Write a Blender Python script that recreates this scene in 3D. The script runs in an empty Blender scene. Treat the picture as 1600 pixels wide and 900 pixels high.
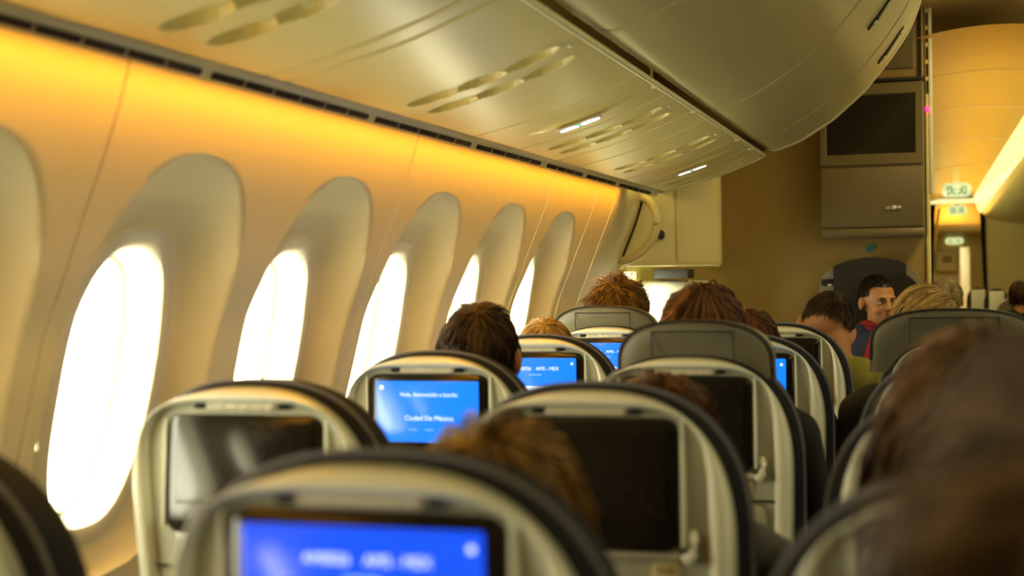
import bpy, math, random
import numpy as np
from mathutils import Matrix, Vector, Euler
random.seed(7)
RNG = np.random.default_rng(7)
SC = bpy.context.scene
C = SC.collection

# ------------------------------------------------------------------ camera
R_ = math.radians
def set_camera():
    yaw, pitch, roll = R_(16.7156), R_(-0.456), R_(0.8)
    f = Vector((-math.sin(yaw)*math.cos(pitch), math.cos(yaw)*math.cos(pitch), math.sin(pitch)))
    r0 = Vector((math.cos(yaw), math.sin(yaw), 0)); u0 = r0.cross(f)
    r = math.cos(roll)*r0 - math.sin(roll)*u0
    u = math.sin(roll)*r0 + math.cos(roll)*u0
    cam = bpy.data.cameras.new('camera'); o = bpy.data.objects.new('camera', cam); C.objects.link(o)
    o.matrix_world = Matrix(((r.x, u.x, -f.x, 0), (r.y, u.y, -f.y, 0), (r.z, u.z, -f.z, 1.30), (0, 0, 0, 1)))
    cam.sensor_width = 36; cam.lens = 2222/1600*36; cam.clip_start = .02; cam.clip_end = 200
    cam.dof.use_dof = True; cam.dof.focus_distance = 4.7; cam.dof.aperture_fstop = 3.2
    SC.camera = o
set_camera()
# ------------------------------------------------------------------ world, exposure, large lights
SC.view_settings.view_transform = 'Standard'; SC.view_settings.look = 'None'
SC.view_settings.exposure = 0.45; SC.view_settings.gamma = 1.0
W = bpy.data.worlds.new('sky'); SC.world = W; W.use_nodes = True
bg = W.node_tree.nodes['Background']; bg.inputs[0].default_value = (1, .95, .64, 1); bg.inputs[1].default_value = 15.0
SC.cycles.use_denoising = True
SC.cycles.max_bounces = 10; SC.cycles.diffuse_bounces = 5; SC.cycles.glossy_bounces = 3
SC.cycles.transparent_max_bounces = 12
SC.cycles.sample_clamp_indirect = 6.0
SC.cycles.caustics_reflective = False; SC.cycles.caustics_refractive = False

def area(name, loc, rot, sx, sy, energy, color, portal=False, spread=180):
    l = bpy.data.lights.new(name, 'AREA'); l.shape = 'RECTANGLE'; l.size = sx; l.size_y = sy
    l.energy = energy; l.color = color; l.spread = R_(spread)
    o = bpy.data.objects.new(name, l); C.objects.link(o); o.location = loc; o.rotation_euler = rot
    if portal: l.cycles.is_portal = True
    return o
WINS = [2.165 + .612*k for k in range(-4, 5)]
for i, y in enumerate(WINS):
    area('window_portal', (-1.57, y, 1.117), (0, -math.pi/2, 0), .56, .36, 1, (1, 1, 1), portal=True)
area('window_portal', (-1.40, 6.44, 1.16), (0, -math.pi/2, 0), .36, .40, 1, (1, 1, 1), portal=True)
# orange mood-lighting strip hidden under the overhead panel edge, washing down the side wall
area('mood_light_strip', (-1.100, 2.2, 1.627), (0, R_(10), 0), .025, 6.2, 10, (1, .39, .001), spread=170)
# amber ceiling wash, and unseen fill lights added for the aisle and centre bins
area('aisle_fill', (.28, 11.0, 2.05), (0, 0, 0), .3, 7, 15, (1, .78, .32))  # added fill for the forward aisle, no fixture modelled
area('bin_fill', (-.02, 11.6, 1.92), (0, R_(-105), 0), .12, 7.5, 16, (1, .80, .34))  # free-hanging fill added to brighten the centre bins
area('ceiling_wash', (.30, 11.4, 2.0), (math.pi, 0, 0), .25, 8.5, 7, (1, .44, .0))
# daylight from the far side windows, and warm fill lights added overhead
area('far_side_daylight', (4.2, 1.6, 1.15), (0, math.pi/2, 0), .45, 6.5, 26, (1, .90, .56))
area('door_fill', (.6, 6.5, 2.5), (0, R_(10), 0), .4, .8, 11, (1, .74, .28))  # added fill that brightens the door bay and front wall
area('cabin_fill', (1.5, 2.2, 2.52), (0, 0, 0), .5, 6.0, 34, (1, .82, .42))  # added general fill for the cabin

# ------------------------------------------------------------------ materials
def nodes(m):
    m.use_nodes = True
    return m.node_tree.nodes, m.node_tree.links, m.node_tree.nodes['Principled BSDF']
def mat(name, col, rough=.5, metal=0, nscale=40, namt=.06, bump=0., bscale=300, coat=0, spec=.5):
    m = bpy.data.materials.new(name); n, l, b = nodes(m)
    b.inputs['Roughness'].default_value = rough; b.inputs['Metallic'].default_value = metal
    b.inputs['Coat Weight'].default_value = coat; b.inputs['Specular IOR Level'].default_value = spec
    tc = n.new('ShaderNodeTexCoord'); t = n.new('ShaderNodeTexNoise'); t.inputs['Scale'].default_value = nscale
    l.new(tc.outputs['Object'], t.inputs['Vector'])
    mx = n.new('ShaderNodeMix'); mx.data_type = 'RGBA'
    mx.inputs[6].default_value = (*[c*(1-namt) for c in col], 1); mx.inputs[7].default_value = (*[min(1, c*(1+namt)) for c in col], 1)
    l.new(t.outputs['Fac'], mx.inputs[0]); l.new(mx.outputs[2], b.inputs['Base Color'])
    if bump:
        t2 = n.new('ShaderNodeTexNoise'); t2.inputs['Scale'].default_value = bscale
        l.new(tc.outputs['Object'], t2.inputs['Vector'])
        bp = n.new('ShaderNodeBump'); bp.inputs['Strength'].default_value = bump; bp.inputs['Distance'].default_value = .002
        l.new(t2.outputs['Fac'], bp.inputs['Height']); l.new(bp.outputs[0], b.inputs['Normal'])
    return m
def emat(name, col, strength, base=(.02, .02, .02), rough=.15):
    m = mat(name, base, rough)
    b = m.node_tree.nodes['Principled BSDF']
    b.inputs['Emission Color'].default_value = (*col, 1); b.inputs['Emission Strength'].default_value = strength
    return m
def hair_mat(name, dark, light, rough=.42, transl=.25):
    m = bpy.data.materials.new(name); n, l, b = nodes(m)
    a = n.new('ShaderNodeAttribute'); a.attribute_name = 'shade'
    mx = n.new('ShaderNodeMix'); mx.data_type = 'RGBA'
    mx.inputs[6].default_value = (*dark, 1); mx.inputs[7].default_value = (*light, 1)
    l.new(a.outputs['Fac'], mx.inputs[0]); l.new(mx.outputs[2], b.inputs['Base Color'])
    b.inputs['Roughness'].default_value = rough; b.inputs['Specular IOR Level'].default_value = .45
    tr = n.new('ShaderNodeBsdfTranslucent'); l.new(mx.outputs[2], tr.inputs[0])
    ms = n.new('ShaderNodeMixShader'); ms.inputs[0].default_value = transl
    l.new(b.outputs[0], ms.inputs[1]); l.new(tr.outputs[0], ms.inputs[2])
    l.new(ms.outputs[0], n['Material Output'].inputs[0])
    return m
def glass_mat():
    m = bpy.data.materials.new('window_pane'); m.use_nodes = True; n = m.node_tree.nodes; l = m.node_tree.links
    n.remove(n['Principled BSDF'])
    t = n.new('ShaderNodeBsdfTransparent'); t.inputs[0].default_value = (.97, .98, 1, 1)
    g = n.new('ShaderNodeBsdfGlossy'); g.inputs['Roughness'].default_value = .03
    x = n.new('ShaderNodeMixShader'); x.inputs[0].default_value = .05; l.new(t.outputs[0], x.inputs[1]); l.new(g.outputs[0], x.inputs[2])
    l.new(x.outputs[0], n['Material Output'].inputs[0])
    return m
M = dict(
    wall=mat('sidewall_cream', (.80, .72, .49), .42, nscale=8, namt=.03, bump=.05, bscale=500),
    bezel=mat('window_bezel_cream', (.74, .69, .56), .4, namt=.03),
    reveal=mat('window_reveal_white', (.86, .82, .70), .45, namt=.02),
    psu=mat('overhead_panel_cream', (.86, .80, .37), .30, nscale=10, namt=.03),
    bin=mat('bin_door_cream', (.54, .50, .25), .38, nscale=9, namt=.04, bump=.04, bscale=700),
    joint=mat('panel_joint_tan', (.42, .33, .20), .6),
    dark=mat('dark_recess', (.012, .010, .008), .6),
    vent=mat('vent_dark_brown', (.03, .012, .008), .6),
    trim=mat('vent_trim_cream', (.86, .86, .56), .35),
    shell=mat('seat_shell_grey', (.44, .46, .36), .42, nscale=30, namt=.03, bump=.05, bscale=900),
    rim=mat('seat_rim_pale', (.84, .88, .76), .30, namt=.02, coat=.2),
    fabric=mat('seat_fabric_navy', (.020, .022, .030), .85, nscale=250, namt=.5, bump=.6, bscale=900, spec=.25),
    stitch=mat('seat_edge_welt', (.16, .17, .22), .7, nscale=400, namt=.6, bump=.5, bscale=700),
    headrest=mat('headrest_leather_grey', (.155, .155, .11), .46, nscale=25, namt=.08, bump=.15, bscale=450),
    piping=mat('headrest_piping', (.02, .018, .022), .6),
    black=mat('bezel_black_gloss', (.010, .010, .008), .16, namt=.02),
    scroff=mat('screen_off_glass', (.016, .014, .012), .15, namt=.02),
    sticker=mat('sticker_yellow', (.66, .60, .30), .5),
    ink=mat('sticker_ink', (.04, .04, .03), .6),
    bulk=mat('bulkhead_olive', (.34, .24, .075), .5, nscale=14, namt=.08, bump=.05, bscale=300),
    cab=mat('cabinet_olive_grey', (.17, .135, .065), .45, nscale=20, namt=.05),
    steel=mat('brushed_latch', (.55, .50, .40), .3, .8),
    carpet=mat('carpet_dark', (.05, .055, .07), .95, nscale=300, namt=.5, bump=.5),
    ceil=mat('ceiling_panel', (.66, .55, .30), .5, nscale=6, namt=.03), amber=mat('ceiling_mood_light_tint', (.64, .47, .13), .5, nscale=6, namt=.04),  # second one has the orange mood light mixed into its base colour
    liner=mat('door_liner_cream', (.76, .69, .33), .4, nscale=12, namt=.03),
    grip=mat('handle_cream', (.76, .66, .40), .4),
    pad=mat('jumpseat_dark', (.018, .016, .014), .7),
    padside=mat('jumpseat_side_grey', (.30, .27, .20), .5),
    skin=mat('skin_warm', (.50, .235, .105), .5, nscale=30, namt=.06),
    leaf=mat('leaf_teal', (.02, .22, .22), .5),
    white=mat('white_cover', (.80, .84, .76), .7),
    lens=mat('lamp_lens', (.75, .72, .58), .12, coat=.4),
    nozzle=mat('air_nozzle_cream', (.62, .56, .36), .25, coat=.3),
    eye=mat('eye_white', (.55, .48, .42), .2), iris=mat('iris_dark', (.02, .012, .008), .15),
    lip=mat('lip_red', (.42, .09, .07), .4), brow=mat('eyebrow_dark', (.02, .012, .008), .7),
    glass=glass_mat(),
    blue=emat('screen_blue', (.002, .21, 1.0), 1.0),
    bluetop=emat('screen_blue_deep', (.001, .075, .85), .95),
    glyph=emat('screen_white', (.75, .85, 1), 1.15), glyphdim=emat('screen_dim', (.25, .45, 1), .9),
    signw=emat('sign_white_lit', (1, .96, .88), 4.0), signg=emat('sign_green_lit', (.10, .80, .45), 1.4),
    exitw=emat('exit_sign_face', (.90, .95, .42), .62), exitg=emat('exit_sign_green', (0, .30, .09), .5),
    cove=emat('cove_light_diffuser', (1, .88, .34), .85), led=emat('red_led', (1, .02, .12), 3),
)
CL = {k: mat('cloth_'+k, c, .9, nscale=120, namt=.2, bump=.3, bscale=500) for k, c in dict(
    black=(.012, .012, .014), navy=(.02, .025, .06), olive=(.30, .28, .05), grey=(.12, .12, .12), brown=(.09, .05, .025), red=(.30, .012, .016), cream=(.5, .45, .35)).items()}

# ------------------------------------------------------------------ helpers
class MB:
    def __init__(s): s.v = []; s.f = []; s.mi = []
    def add(s, v, f, mi=0):
        o = len(s.v); s.v += [tuple(map(float, p)) for p in v]; s.f += [tuple(i+o for i in q) for q in f]; s.mi += [mi]*len(f); return s
    def loft(s, rings, closed=True, cap0=False, cap1=False, mi=0):
        n = len(rings[0]); v = [p for r in rings for p in r]; f = []
        for k in range(len(rings)-1):
            for i in range(n if closed else n-1):
                j = (i+1) % n
                f.append((k*n+i, k*n+j, (k+1)*n+j, (k+1)*n+i))
        if cap0: f.append(tuple(range(n-1, -1, -1)))
        if cap1: f.append(tuple((len(rings)-1)*n+i for i in range(n)))
        return s.add(v, f, mi)
    def box(s, c, d, b=.0, mi=0, axis=2):
        """box at centre c, size d; b rounds the four edges along `axis` and chamfers its two ends"""
        a = [0, 1, 2]; a.remove(axis); hx, hy, hz = d[a[0]]/2, d[a[1]]/2, d[axis]/2
        b = min(b, hx*.98, hy*.98); k = 4 if b > 0 else 1
        def ring(inset, h):
            r = max(b-inset, .0001) if b else 0; X, Y = hx-inset, hy-inset; P = []
            for q, (sx, sy) in enumerate(((1, 1), (-1, 1), (-1, -1), (1, -1))):
                for t in range(k):
                    an = math.pi/2*(q + (t/(k-1) if k > 1 else .5))
                    u = sx*(X-r) + (r*math.cos(an) if b else 0); w = sy*(Y-r) + (r*math.sin(an) if b else 0)
                    p = [0, 0, 0]; p[a[0]] = c[a[0]]+u; p[a[1]] = c[a[1]]+w; p[axis] = c[axis]+h; P.append(p)
            return P
        e = min(b*.5, hz*.6)
        rg = [ring(e, -hz), ring(e*.3, -hz+e*.35), ring(0, -hz+e), ring(0, hz-e), ring(e*.3, hz-e*.35), ring(e, hz)] if b else [ring(0, -hz), ring(0, hz)]
        return s.loft(rg, True, True, True, mi)
    def tube(s, path, r, n=8, mi=0, caps=True):
        P = [Vector(p) for p in path]; rg = []; up = Vector((0, 0, 1))
        rr = r if hasattr(r, '__len__') else [r]*len(P)
        for i, p in enumerate(P):
            t = (P[min(i+1, len(P)-1)]-P[max(i-1, 0)]).normalized()
            a = t.cross(up);
            if a.length < .05: a = t.cross(Vector((1, 0, 0)))
            a.normalize(); b = a.cross(t)
            rg.append([p+(a*math.cos(k*2*math.pi/n)+b*math.sin(k*2*math.pi/n))*rr[i] for k in range(n)])
        return s.loft(rg, True, caps, caps, mi)
    def ell(s, c, r, nu=20, nv=12, mi=0, M3=None):
        v = []; f = []
        for j in range(nv+1):
            th = math.pi*j/nv
            for i in range(nu):
                ph = 2*math.pi*i/nu
                p = Vector((r[0]*math.sin(th)*math.cos(ph), r[1]*math.sin(th)*math.sin(ph), r[2]*math.cos(th)))
                if M3: p = M3 @ p
                v.append((c[0]+p.x, c[1]+p.y, c[2]+p.z))
        for j in range(nv):
            for i in range(nu):
                k = (i+1) % nu; f.append((j*nu+i, (j+1)*nu+i, (j+1)*nu+k, j*nu+k))
        return s.add(v, f, mi)
    def cap(s, a, b, ra, rb, n=14):
        a = Vector(a); b = Vector(b); d = (b-a)
        t = d.normalized(); path = []; rr = []
        for k in range(5):
            an = math.pi/2*(1-k/4); path.append(a-t*ra*math.sin(an)*.999); rr.append(max(ra*math.cos(an), 1e-4))
        for k in range(5):
            an = math.pi/2*k/4; path.append(b+t*rb*math.sin(an)*.999); rr.append(max(rb*math.cos(an), 1e-4))
        return s.tube(path, rr, n)
    def grid(s, P, mi=0, mask=None):
        P = np.asarray(P); a, b = P.shape[:2]; f = []
        for i in range(a-1):
            for j in range(b-1):
                if mask is not None and not mask[i, j]: continue
                f.append((i*b+j, (i+1)*b+j, (i+1)*b+j+1, i*b+j+1))
        return s.add(P.reshape(-1, 3), f, mi)
    def build(s, name, mats, parent=None, smooth=True, angle=35, loc=None):
        me = bpy.data.meshes.new(name); me.from_pydata(s.v, [], s.f)
        for m in (mats if isinstance(mats, (list, tuple)) else [mats]): me.materials.append(m)
        if any(s.mi): me.polygons.foreach_set('material_index', s.mi)
        if smooth:
            me.polygons.foreach_set('use_smooth', [True]*len(me.polygons))
        me.update()
        if smooth and angle < 180: me.set_sharp_from_angle(angle=R_(angle))
        o = bpy.data.objects.new(name, me); C.objects.link(o)
        if parent: o.parent = parent
        if loc: o.location = loc
        return o
def tag(o, label=None, cat=None, group=None, kind=None):
    for k, v in (('label', label), ('category', cat), ('group', group), ('kind', kind)):
        if v: o[k] = v
    return o
def empty(name, loc=(0, 0, 0), rz=0):
    o = bpy.data.objects.new(name, None); C.objects.link(o); o.location = loc; o.rotation_euler = (0, 0, rz); o.empty_display_size = .1; return o
def copy_tree(o, parent=None):
    c = o.copy(); C.objects.link(c); c.parent = parent
    for ch in o.children: copy_tree(ch, c)
    return c
def struct(o): o['kind'] = 'structure'; return o
def text(name, s, size, loc, m, parent, rot=(math.pi/2, 0, 0), align='CENTER'):
    cu = bpy.data.curves.new(name, 'FONT'); cu.body = s; cu.size = size; cu.align_x = align; cu.align_y = 'CENTER'; cu.extrude = .0002
    cu.materials.append(m); o = bpy.data.objects.new(name, cu); C.objects.link(o)
    me = bpy.data.meshes.new_from_object(o.evaluated_get(bpy.context.evaluated_depsgraph_get())); bpy.data.objects.remove(o); bpy.data.curves.remove(cu)
    o = bpy.data.objects.new(name, me); C.objects.link(o); o.location = loc; o.rotation_euler = rot; o.parent = parent; return o

# ================================================================== SETTING
# side wall profile (X at height z): panels between windows, and floor of the window scoops
ZK = np.array([.0, .30, .60, .78, .90, 1.077, 1.22, 1.30, 1.39, 1.487, 1.56, 1.625, 1.66])
XK = np.array([-1.40, -1.45, -1.455, -1.425, -1.390, -1.342, -1.305, -1.27, -1.236, -1.195, -1.168, -1.149, -1.140])
zf = np.linspace(0, 1.66, 333); xf = np.interp(zf, ZK, XK)
ker = np.hanning(25); ker /= ker.sum(); xs = np.convolve(np.pad(xf, 12, mode='edge'), ker, 'valid')
Xp = lambda z: np.interp(z, zf, xs)
FK = np.array([.78, .85, .95, 1.1, 1.25, 1.358, 1.44, 1.515])
FX = np.array([-1.445, -1.450, -1.430, -1.394, -1.362, -1.328, -1.272, Xp(1.515)])
Xf = lambda z: np.minimum(np.interp(z, FK, FX), Xp(z))
HW = .258
def hwz(z):
    t = np.clip((z-1.20)/.315, 0, 1); b = np.clip((.98-z)/.20, 0, 1)
    return HW*(1-t**2.15)**(1/2.15)*(1-b**2.4)**(1/2.4)
OZ, OHW, OHH, ON = 1.117, .142, .243, 2.6
def wall_x(yr, z):
    """surface X at offset yr from a window centre"""
    h = hwz(z); e = np.clip((h-np.abs(yr))/np.where(yr > 0, .105, .05), 0, 1); ramp = 1-(1-e)**2
    inside = (z > .78) & (z < 1.515)
    return np.where(inside, Xp(z)+(Xf(z)-Xp(z))*ramp, Xp(z))
wall_left = struct(MB().grid([[(Xp(z)-.02, y, z) for y in (-1.6, 5.7)] for z in np.linspace(0, .3, 4)]).build('wall_left', M['wall']))
zr = np.unique(np.concatenate([np.linspace(.28, .76, 8), np.linspace(.78, 1.40, 56), np.linspace(1.40, 1.50, 14), 1.515-np.linspace(0, .12, 14)**2, np.linspace(1.515, 1.655, 14)]))
def window_cell(mb, yc, y0, y1):
    h = np.maximum(hwz(zr), .012)
    cols = []
    for u in np.linspace(0, 1, 7)[:-1]: cols.append(y0+(yc-h-y0)*u)
    rr = np.array([0, .015, .03, .045, .06, .075, .09, .11, .13, .16, .2]); inn = np.concatenate([rr, np.linspace(.2, .5, 15)[1:]])
    fr = np.concatenate([inn, 1-inn[::-1][1:]])
    for u in fr: cols.append(yc-h+2*h*u)
    for u in np.linspace(0, 1, 7)[1:]: cols.append(yc+h+(y1-yc-h)*u)
    Y = np.array(cols).T; Z = np.repeat(zr[:, None], Y.shape[1], 1)
    X = wall_x(Y-yc, Z)
    P = np.stack([X, Y, Z], -1)
    q = (np.abs((Y-yc)/(OHW+.016))**ON + np.abs((Z-OZ)/(OHH+.016))**ON) < 1
    mask = ~(q[:-1, :-1] | q[1:, :-1] | q[:-1, 1:] | q[1:, 1:])
    mb.grid(P, mask=mask)
seams = [-.583, .641, 1.865, 3.09, 4.315, 4.927]
for a, b in zip(seams[:-1], seams[1:]):
    mb = MB(); ws = [y for y in WINS if a < y < b]
    for i, yc in enumerate(ws):
        y0 = a+.003 if i == 0 else (ws[i-1]+yc)/2; y1 = b-.003 if i == len(ws)-1 else (yc+ws[i+1])/2
        window_cell(mb, yc, y0, y1)
    mb.build('sidewall_panel', M['wall'], wall_left, angle=50)
for a, b in ((-1.6, -.586), (4.930, 5.215)):
    MB().grid([[(Xp(z), y, z) for y in np.linspace(a, b, 4)] for z in zr]).build('sidewall_panel', M['wall'], wall_left)
for y in seams+[5.217]:    # recessed joint behind each seam
    MB().grid([[(Xp(z)-.003, yy, z) for yy in (y-.02, y+.02)] for z in zr]).build('panel_joint', M['joint'], wall_left)
def sup(c, hw, hh, n, N=56):
    P = []
    for k in range(N):
        t = 2*math.pi*k/N; cs, sn = math.cos(t), math.sin(t)
        P.append((c[0]+hw*math.copysign(abs(cs)**(2/n), cs), c[1]+hh*math.copysign(abs(sn)**(2/n), sn)))
    return P
for i, yc in enumerate(WINS):
    def ring(off, proud):
        return [(float(wall_x(np.array(y-yc), np.array(z)))+proud, y, z) for y, z in sup((yc, OZ), OHW+off, OHH+off, ON)]
    w = struct(MB().loft([ring(.036, -.004), ring(.035, .004), ring(.030, .008), ring(.010, .009), ring(.002, .005), ring(-.001, -.004)]).build('window_%d' % (i+1), M['bezel']))
    def tun(back, d): return [(float(Xf(z))-back, y, z) for y, z in sup((yc, OZ), OHW-d, OHH-d, ON)]
    MB().loft([ring(-.001, -.004), ring(-.003, -.012), tun(.050, .006), tun(.064, .009), tun(.066, .016), tun(.078, .018), tun(.105, .018)]).build('window_reveal', M['reveal'], w)
    MB().loft([tun(.074, .016), tun(.078, .016)], True, True, True).build('window_pane', M['glass'], w, smooth=False)

# hull behind the overhead bins, ceilings, floor, back wall, right wall
struct(MB().grid([[(-1.16, y, z) for y in (-1.6, 7.3)] for z in (1.655, 2.62)]).build('trim_1', M['ceil']))
struct(MB().box((1.35, 10.4, 2.60), (5.9, 24.0, .06)).build('ceiling', M['ceil'], smooth=False))
struct(MB().box((1.35, 10.4, -.03), (6.0, 24.2, .06)).build('floor', M['carpet'], smooth=False))
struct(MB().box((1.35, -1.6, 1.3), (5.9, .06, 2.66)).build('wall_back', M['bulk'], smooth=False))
struct(MB().box((4.3, 10.4, 1.3), (.06, 24.0, 2.66)).build('wall_right', M['wall'], smooth=False))

struct(MB().box((-1.56, 14.8, 1.3), (.08, 15.2, 2.66)).build('wall_left_front', M['wall'], smooth=False))
struct(MB().box((-1.36, 6.25, 1.79), (.5, 2.1, .04)).build('trim_3', M['liner'], smooth=False))  # unseen closing plate, added to stop light leaking in by the door
# overhead profile from side wall to the bin lip
PX = np.array([-1.105, -1.0, -.912, -.80, -.72, -.690]); PZ = np.array([1.6485, 1.672, 1.697, 1.734, 1.766, 1.780])
pc = np.polyfit(PX, PZ, 3); psz = lambda x: np.polyval(pc, x)
SCY, SCX = .033, .054
def psu_panel(y0, y1, scoops, name='service_panel'):
    xs_ = np.linspace(-1.100, -.692, 86); ys = np.unique(np.concatenate([[y0+.002, y0+.006], np.linspace(y0+.01, y1-.01, int((y1-y0)/.006)+2), [y1-.006, y1-.002]]))
    Y, X = np.meshgrid(ys, xs_, indexing='ij'); Z = psz(X)
    edge = np.minimum(Y-y0, y1-Y); Z = Z+.006*np.clip(1-edge/.008, 0, 1)**2
    for cy, cx in scoops:
        u = (X-cx)/SCX; v = (Y-cy)/SCY; r2 = u*u+v*v
        Z = Z+np.where(r2 < 1, .055*np.sqrt(np.clip(1-r2, 0, 1))*(1-.6*u), 0)
        Z = Z-.0022*np.exp(-((np.sqrt(r2)-1.12)/.10)**2)
    return MB().grid(np.stack([X, Y, Z], -1)).build(name, M['psu'], angle=60)
COLS = [(-.998, 'reading'), (-.895, 'air'), (-.785, 'reading')]
panels = [(.42, 1.30, [.85, .98], 'cream overhead service panel almost over the camera, nearest of the row'),
          (1.30, 2.215, [1.80, 1.935], 'cream overhead service panel with big oval scoops at the top left corner'),
          (2.30, 3.36, [2.775, 2.905], 'cream overhead service panel with oval scoops left of the nearer lit sign'),
          (3.75, 4.165, [3.885, 4.02], 'narrow cream overhead service panel just beyond the nearer lit sign'),
          (4.43, 5.10, [4.74, 4.88], 'cream overhead service panel just before the farther lit sign'),
          (5.48, 5.93, [5.66, 5.79], 'farthest cream overhead service panel at the end of the bins')]
for y0, y1, cy, lab in panels:
    sc = [(y, x) for y in cy for x, _ in COLS]
    t = empty('service_panel', (-.895, (y0+y1)/2, 1.70)); tag(t, lab, 'panel', 'overhead service panels'); t.location = (0, 0, 0)
    p = psu_panel(y0, y1, sc, 'panel_surface'); p.parent = t
    for y in cy:
        for x, k in COLS:
            z = float(psz(x))
            if k == 'air':
                MB().ell((x+.004, y, z+.034), (.017, .017, .013), 14, 8).build('air_nozzle', M['nozzle'], t)
                MB().tube([(x+.004, y, z+.012), (x+.004, y, z+.004)], [.007, .006], 10).build('nozzle_knob', M['trim'], t)
            else:
                MB().ell((x-.012, y, z+.066), (.016, .016, .006), 14, 6).build('reading_light_lens', M['lens'], t)
    MB().ell((-.712, cy[0]+.04, float(psz(-.712))-.002), (.009, .009, .004), 10, 6).build('fastener', M['lens'], t)
for y0, y1, lab in ((2.219, 2.296, 'narrow cream filler strip between the two nearest overhead panels'), (4.169, 4.426, 'plain cream filler panel between the two overhead panels beyond the lit sign')):
    tag(psu_panel(y0, y1, [], 'filler_panel'), lab, 'panel', 'overhead filler panels')
for y0, y1, yc, lab in ((3.364, 3.746, 3.555, 'leaf-shaped overhead sign with two white lit symbols, nearer one'), (5.104, 5.476, 5.29, 'leaf-shaped overhead sign with two white lit symbols, farther one')):
    t = psu_panel(y0, y1, [], 'passenger_sign'); tag(t, lab, 'sign', 'lit passenger signs')
    v = []; L0, L1 = -1.02, -.735
    us = np.linspace(0, 1, 34); ws = np.linspace(-1, 1, 15)
    P = []
    for u in us:
        x = L0+(L1-L0)*u; hw = .052*math.sin(math.pi*u)**.8+.0005
        P.append([(x, yc+hw*w, float(psz(x))+.001-.014*(1-w*w)**.6*math.sin(math.pi*u)**.7) for w in ws])
    MB().grid(P).build('sign_fairing', M['psu'], t, angle=80)
    def plate(x, sx, sy, m, nm, b=.012):
        z = float(psz(x))-.0165; sl = math.atan(float(psz(x+.01)-psz(x-.01))/.02)
        o = MB().box((0, 0, 0), (sx, sy, .004), b).build(nm, m, t); o.location = (x, yc, z); o.rotation_euler = (0, -sl, 0)
    plate(-.883, .130, .058, M['bezel'], 'sign_lens', .025)
    for x in (-.912, -.856):
        z = float(psz(x))-.019; sl = math.atan(float(psz(x+.01)-psz(x-.01))/.02)
        o = MB().box((0, 0, 0), (.040, .022, .004), .010).ell((.022, .004, 0), (.009, .009, .003), 10, 6).build('sign_symbol', M['signw'], t); o.location = (x, yc, z); o.rotation_euler = (0, -sl, 0)
    o = MB().box((0, 0, 0), (.012, .016, .004), .005).build('sign_light', M['signg'], t); o.location = (-.884, yc, float(psz(-.884))-.019); o.rotation_euler = (0, -.36, 0)

# trim strip with air slots along the top of the side wall
vt = MB()
prof = [(-1.148, 1.640), (-1.1435, 1.629), (-1.1405, 1.6285), (-1.132, 1.6425), (-1.128, 1.645), (-1.118, 1.657), (-1.106, 1.662)]
vt.grid([[(x, y, z) for x, z in prof] for y in np.linspace(-1.5, 5.93, 60)])
vent = tag(vt.build('air_vent_strip', M['trim'], angle=50), 'long cream vent strip with dark air slots above the orange wall', 'vent')
slots = [(.02, .66), (.71, 1.34), (1.385, 2.054), (2.09, 2.753), (2.795, 3.431), (3.483, 4.093), (4.17, 4.612), (4.68, 5.113), (5.19, 5.78)]
for a, b in slots:
    s_ = MB().box((0, 0, 0), (.0125, b-a, .004), .004).build('air_slot', M['vent'], vent); s_.location = (-1.1350, (a+b)/2, 1.6358); s_.rotation_euler = (0, R_(-58), 0)
    n = max(3, int((b-a)/.11))
    for k in range(1, n):
        d = MB().box((0, (a-b)/2+(b-a)*k/n, -.002), (.0125, .003, .002)).build('slot_rib', M['bezel'], s_, smooth=False)
MB().box((-1.1035, 2.2, 1.655), (.004, 7.4, .004)).build('strip_joint', M['vent'], vent, smooth=False)
# lip bead of the overhead panel and dark gap below the bins
bead = MB().tube([(-.686, y, 1.786) for y in np.linspace(-1.2, 5.93, 20)], .0085, 10)
lip = tag(bead.build('panel_lip', M['trim']), 'cream lip bead running below the dark gap under the bins', 'trim')
for y in (3.57, 4.16, 5.1, 5.49): MB().box((-.686, y, 1.782), (.019, .006, .019), .004).build('lip_joint', M['bezel'], lip)

# overhead bins
BX = np.array([-.71, -.672, -.640, -.541, -.412, -.283, -.181, -.105, -.062, -.050, -.048])
BZ = np.array([1.835, 1.806, 1.803, 1.837, 1.915, 2.027, 2.151, 2.262, 2.362, 2.45, 2.565])
def bez(n=60):
    d = np.concatenate([[0], np.cumsum(np.hypot(np.diff(BX), np.diff(BZ)))]); t = np.linspace(0, d[-1], n*4)
    x = np.interp(t, d, BX); z = np.interp(t, d, BZ); k = np.hanning(23); k /= k.sum()
    x2 = np.convolve(np.pad(x, 11, mode='edge'), k, 'valid'); z2 = np.convolve(np.pad(z, 11, mode='edge'), k, 'valid')
    x2[0], z2[0] = x[0], z[0]
    return x2[::4], z2[::4]
bx, bz = bez()
tan = np.stack([np.gradient(bx), np.gradient(bz)], 1); tan /= np.linalg.norm(tan, axis=1)[:, None]; nrm = np.stack([tan[:, 1], -tan[:, 0]], 1)
bins = [(-1.5, -.13, None, 'rear overhead bin behind the camera position'), (-.12, 1.385, None, 'cream overhead bin nearest the camera at the top of the frame'), (1.39, 2.875, None, 'cream overhead bin before the first curved door seam'),
        (2.885, 4.355, None, 'cream overhead bin between the first and second curved door seams'), (4.365, 5.395, 4.865, 'cream overhead bin with the upper of the two latches'), (5.405, 5.90, 5.67, 'short cream overhead bin at the end with the lower latch')]
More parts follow.
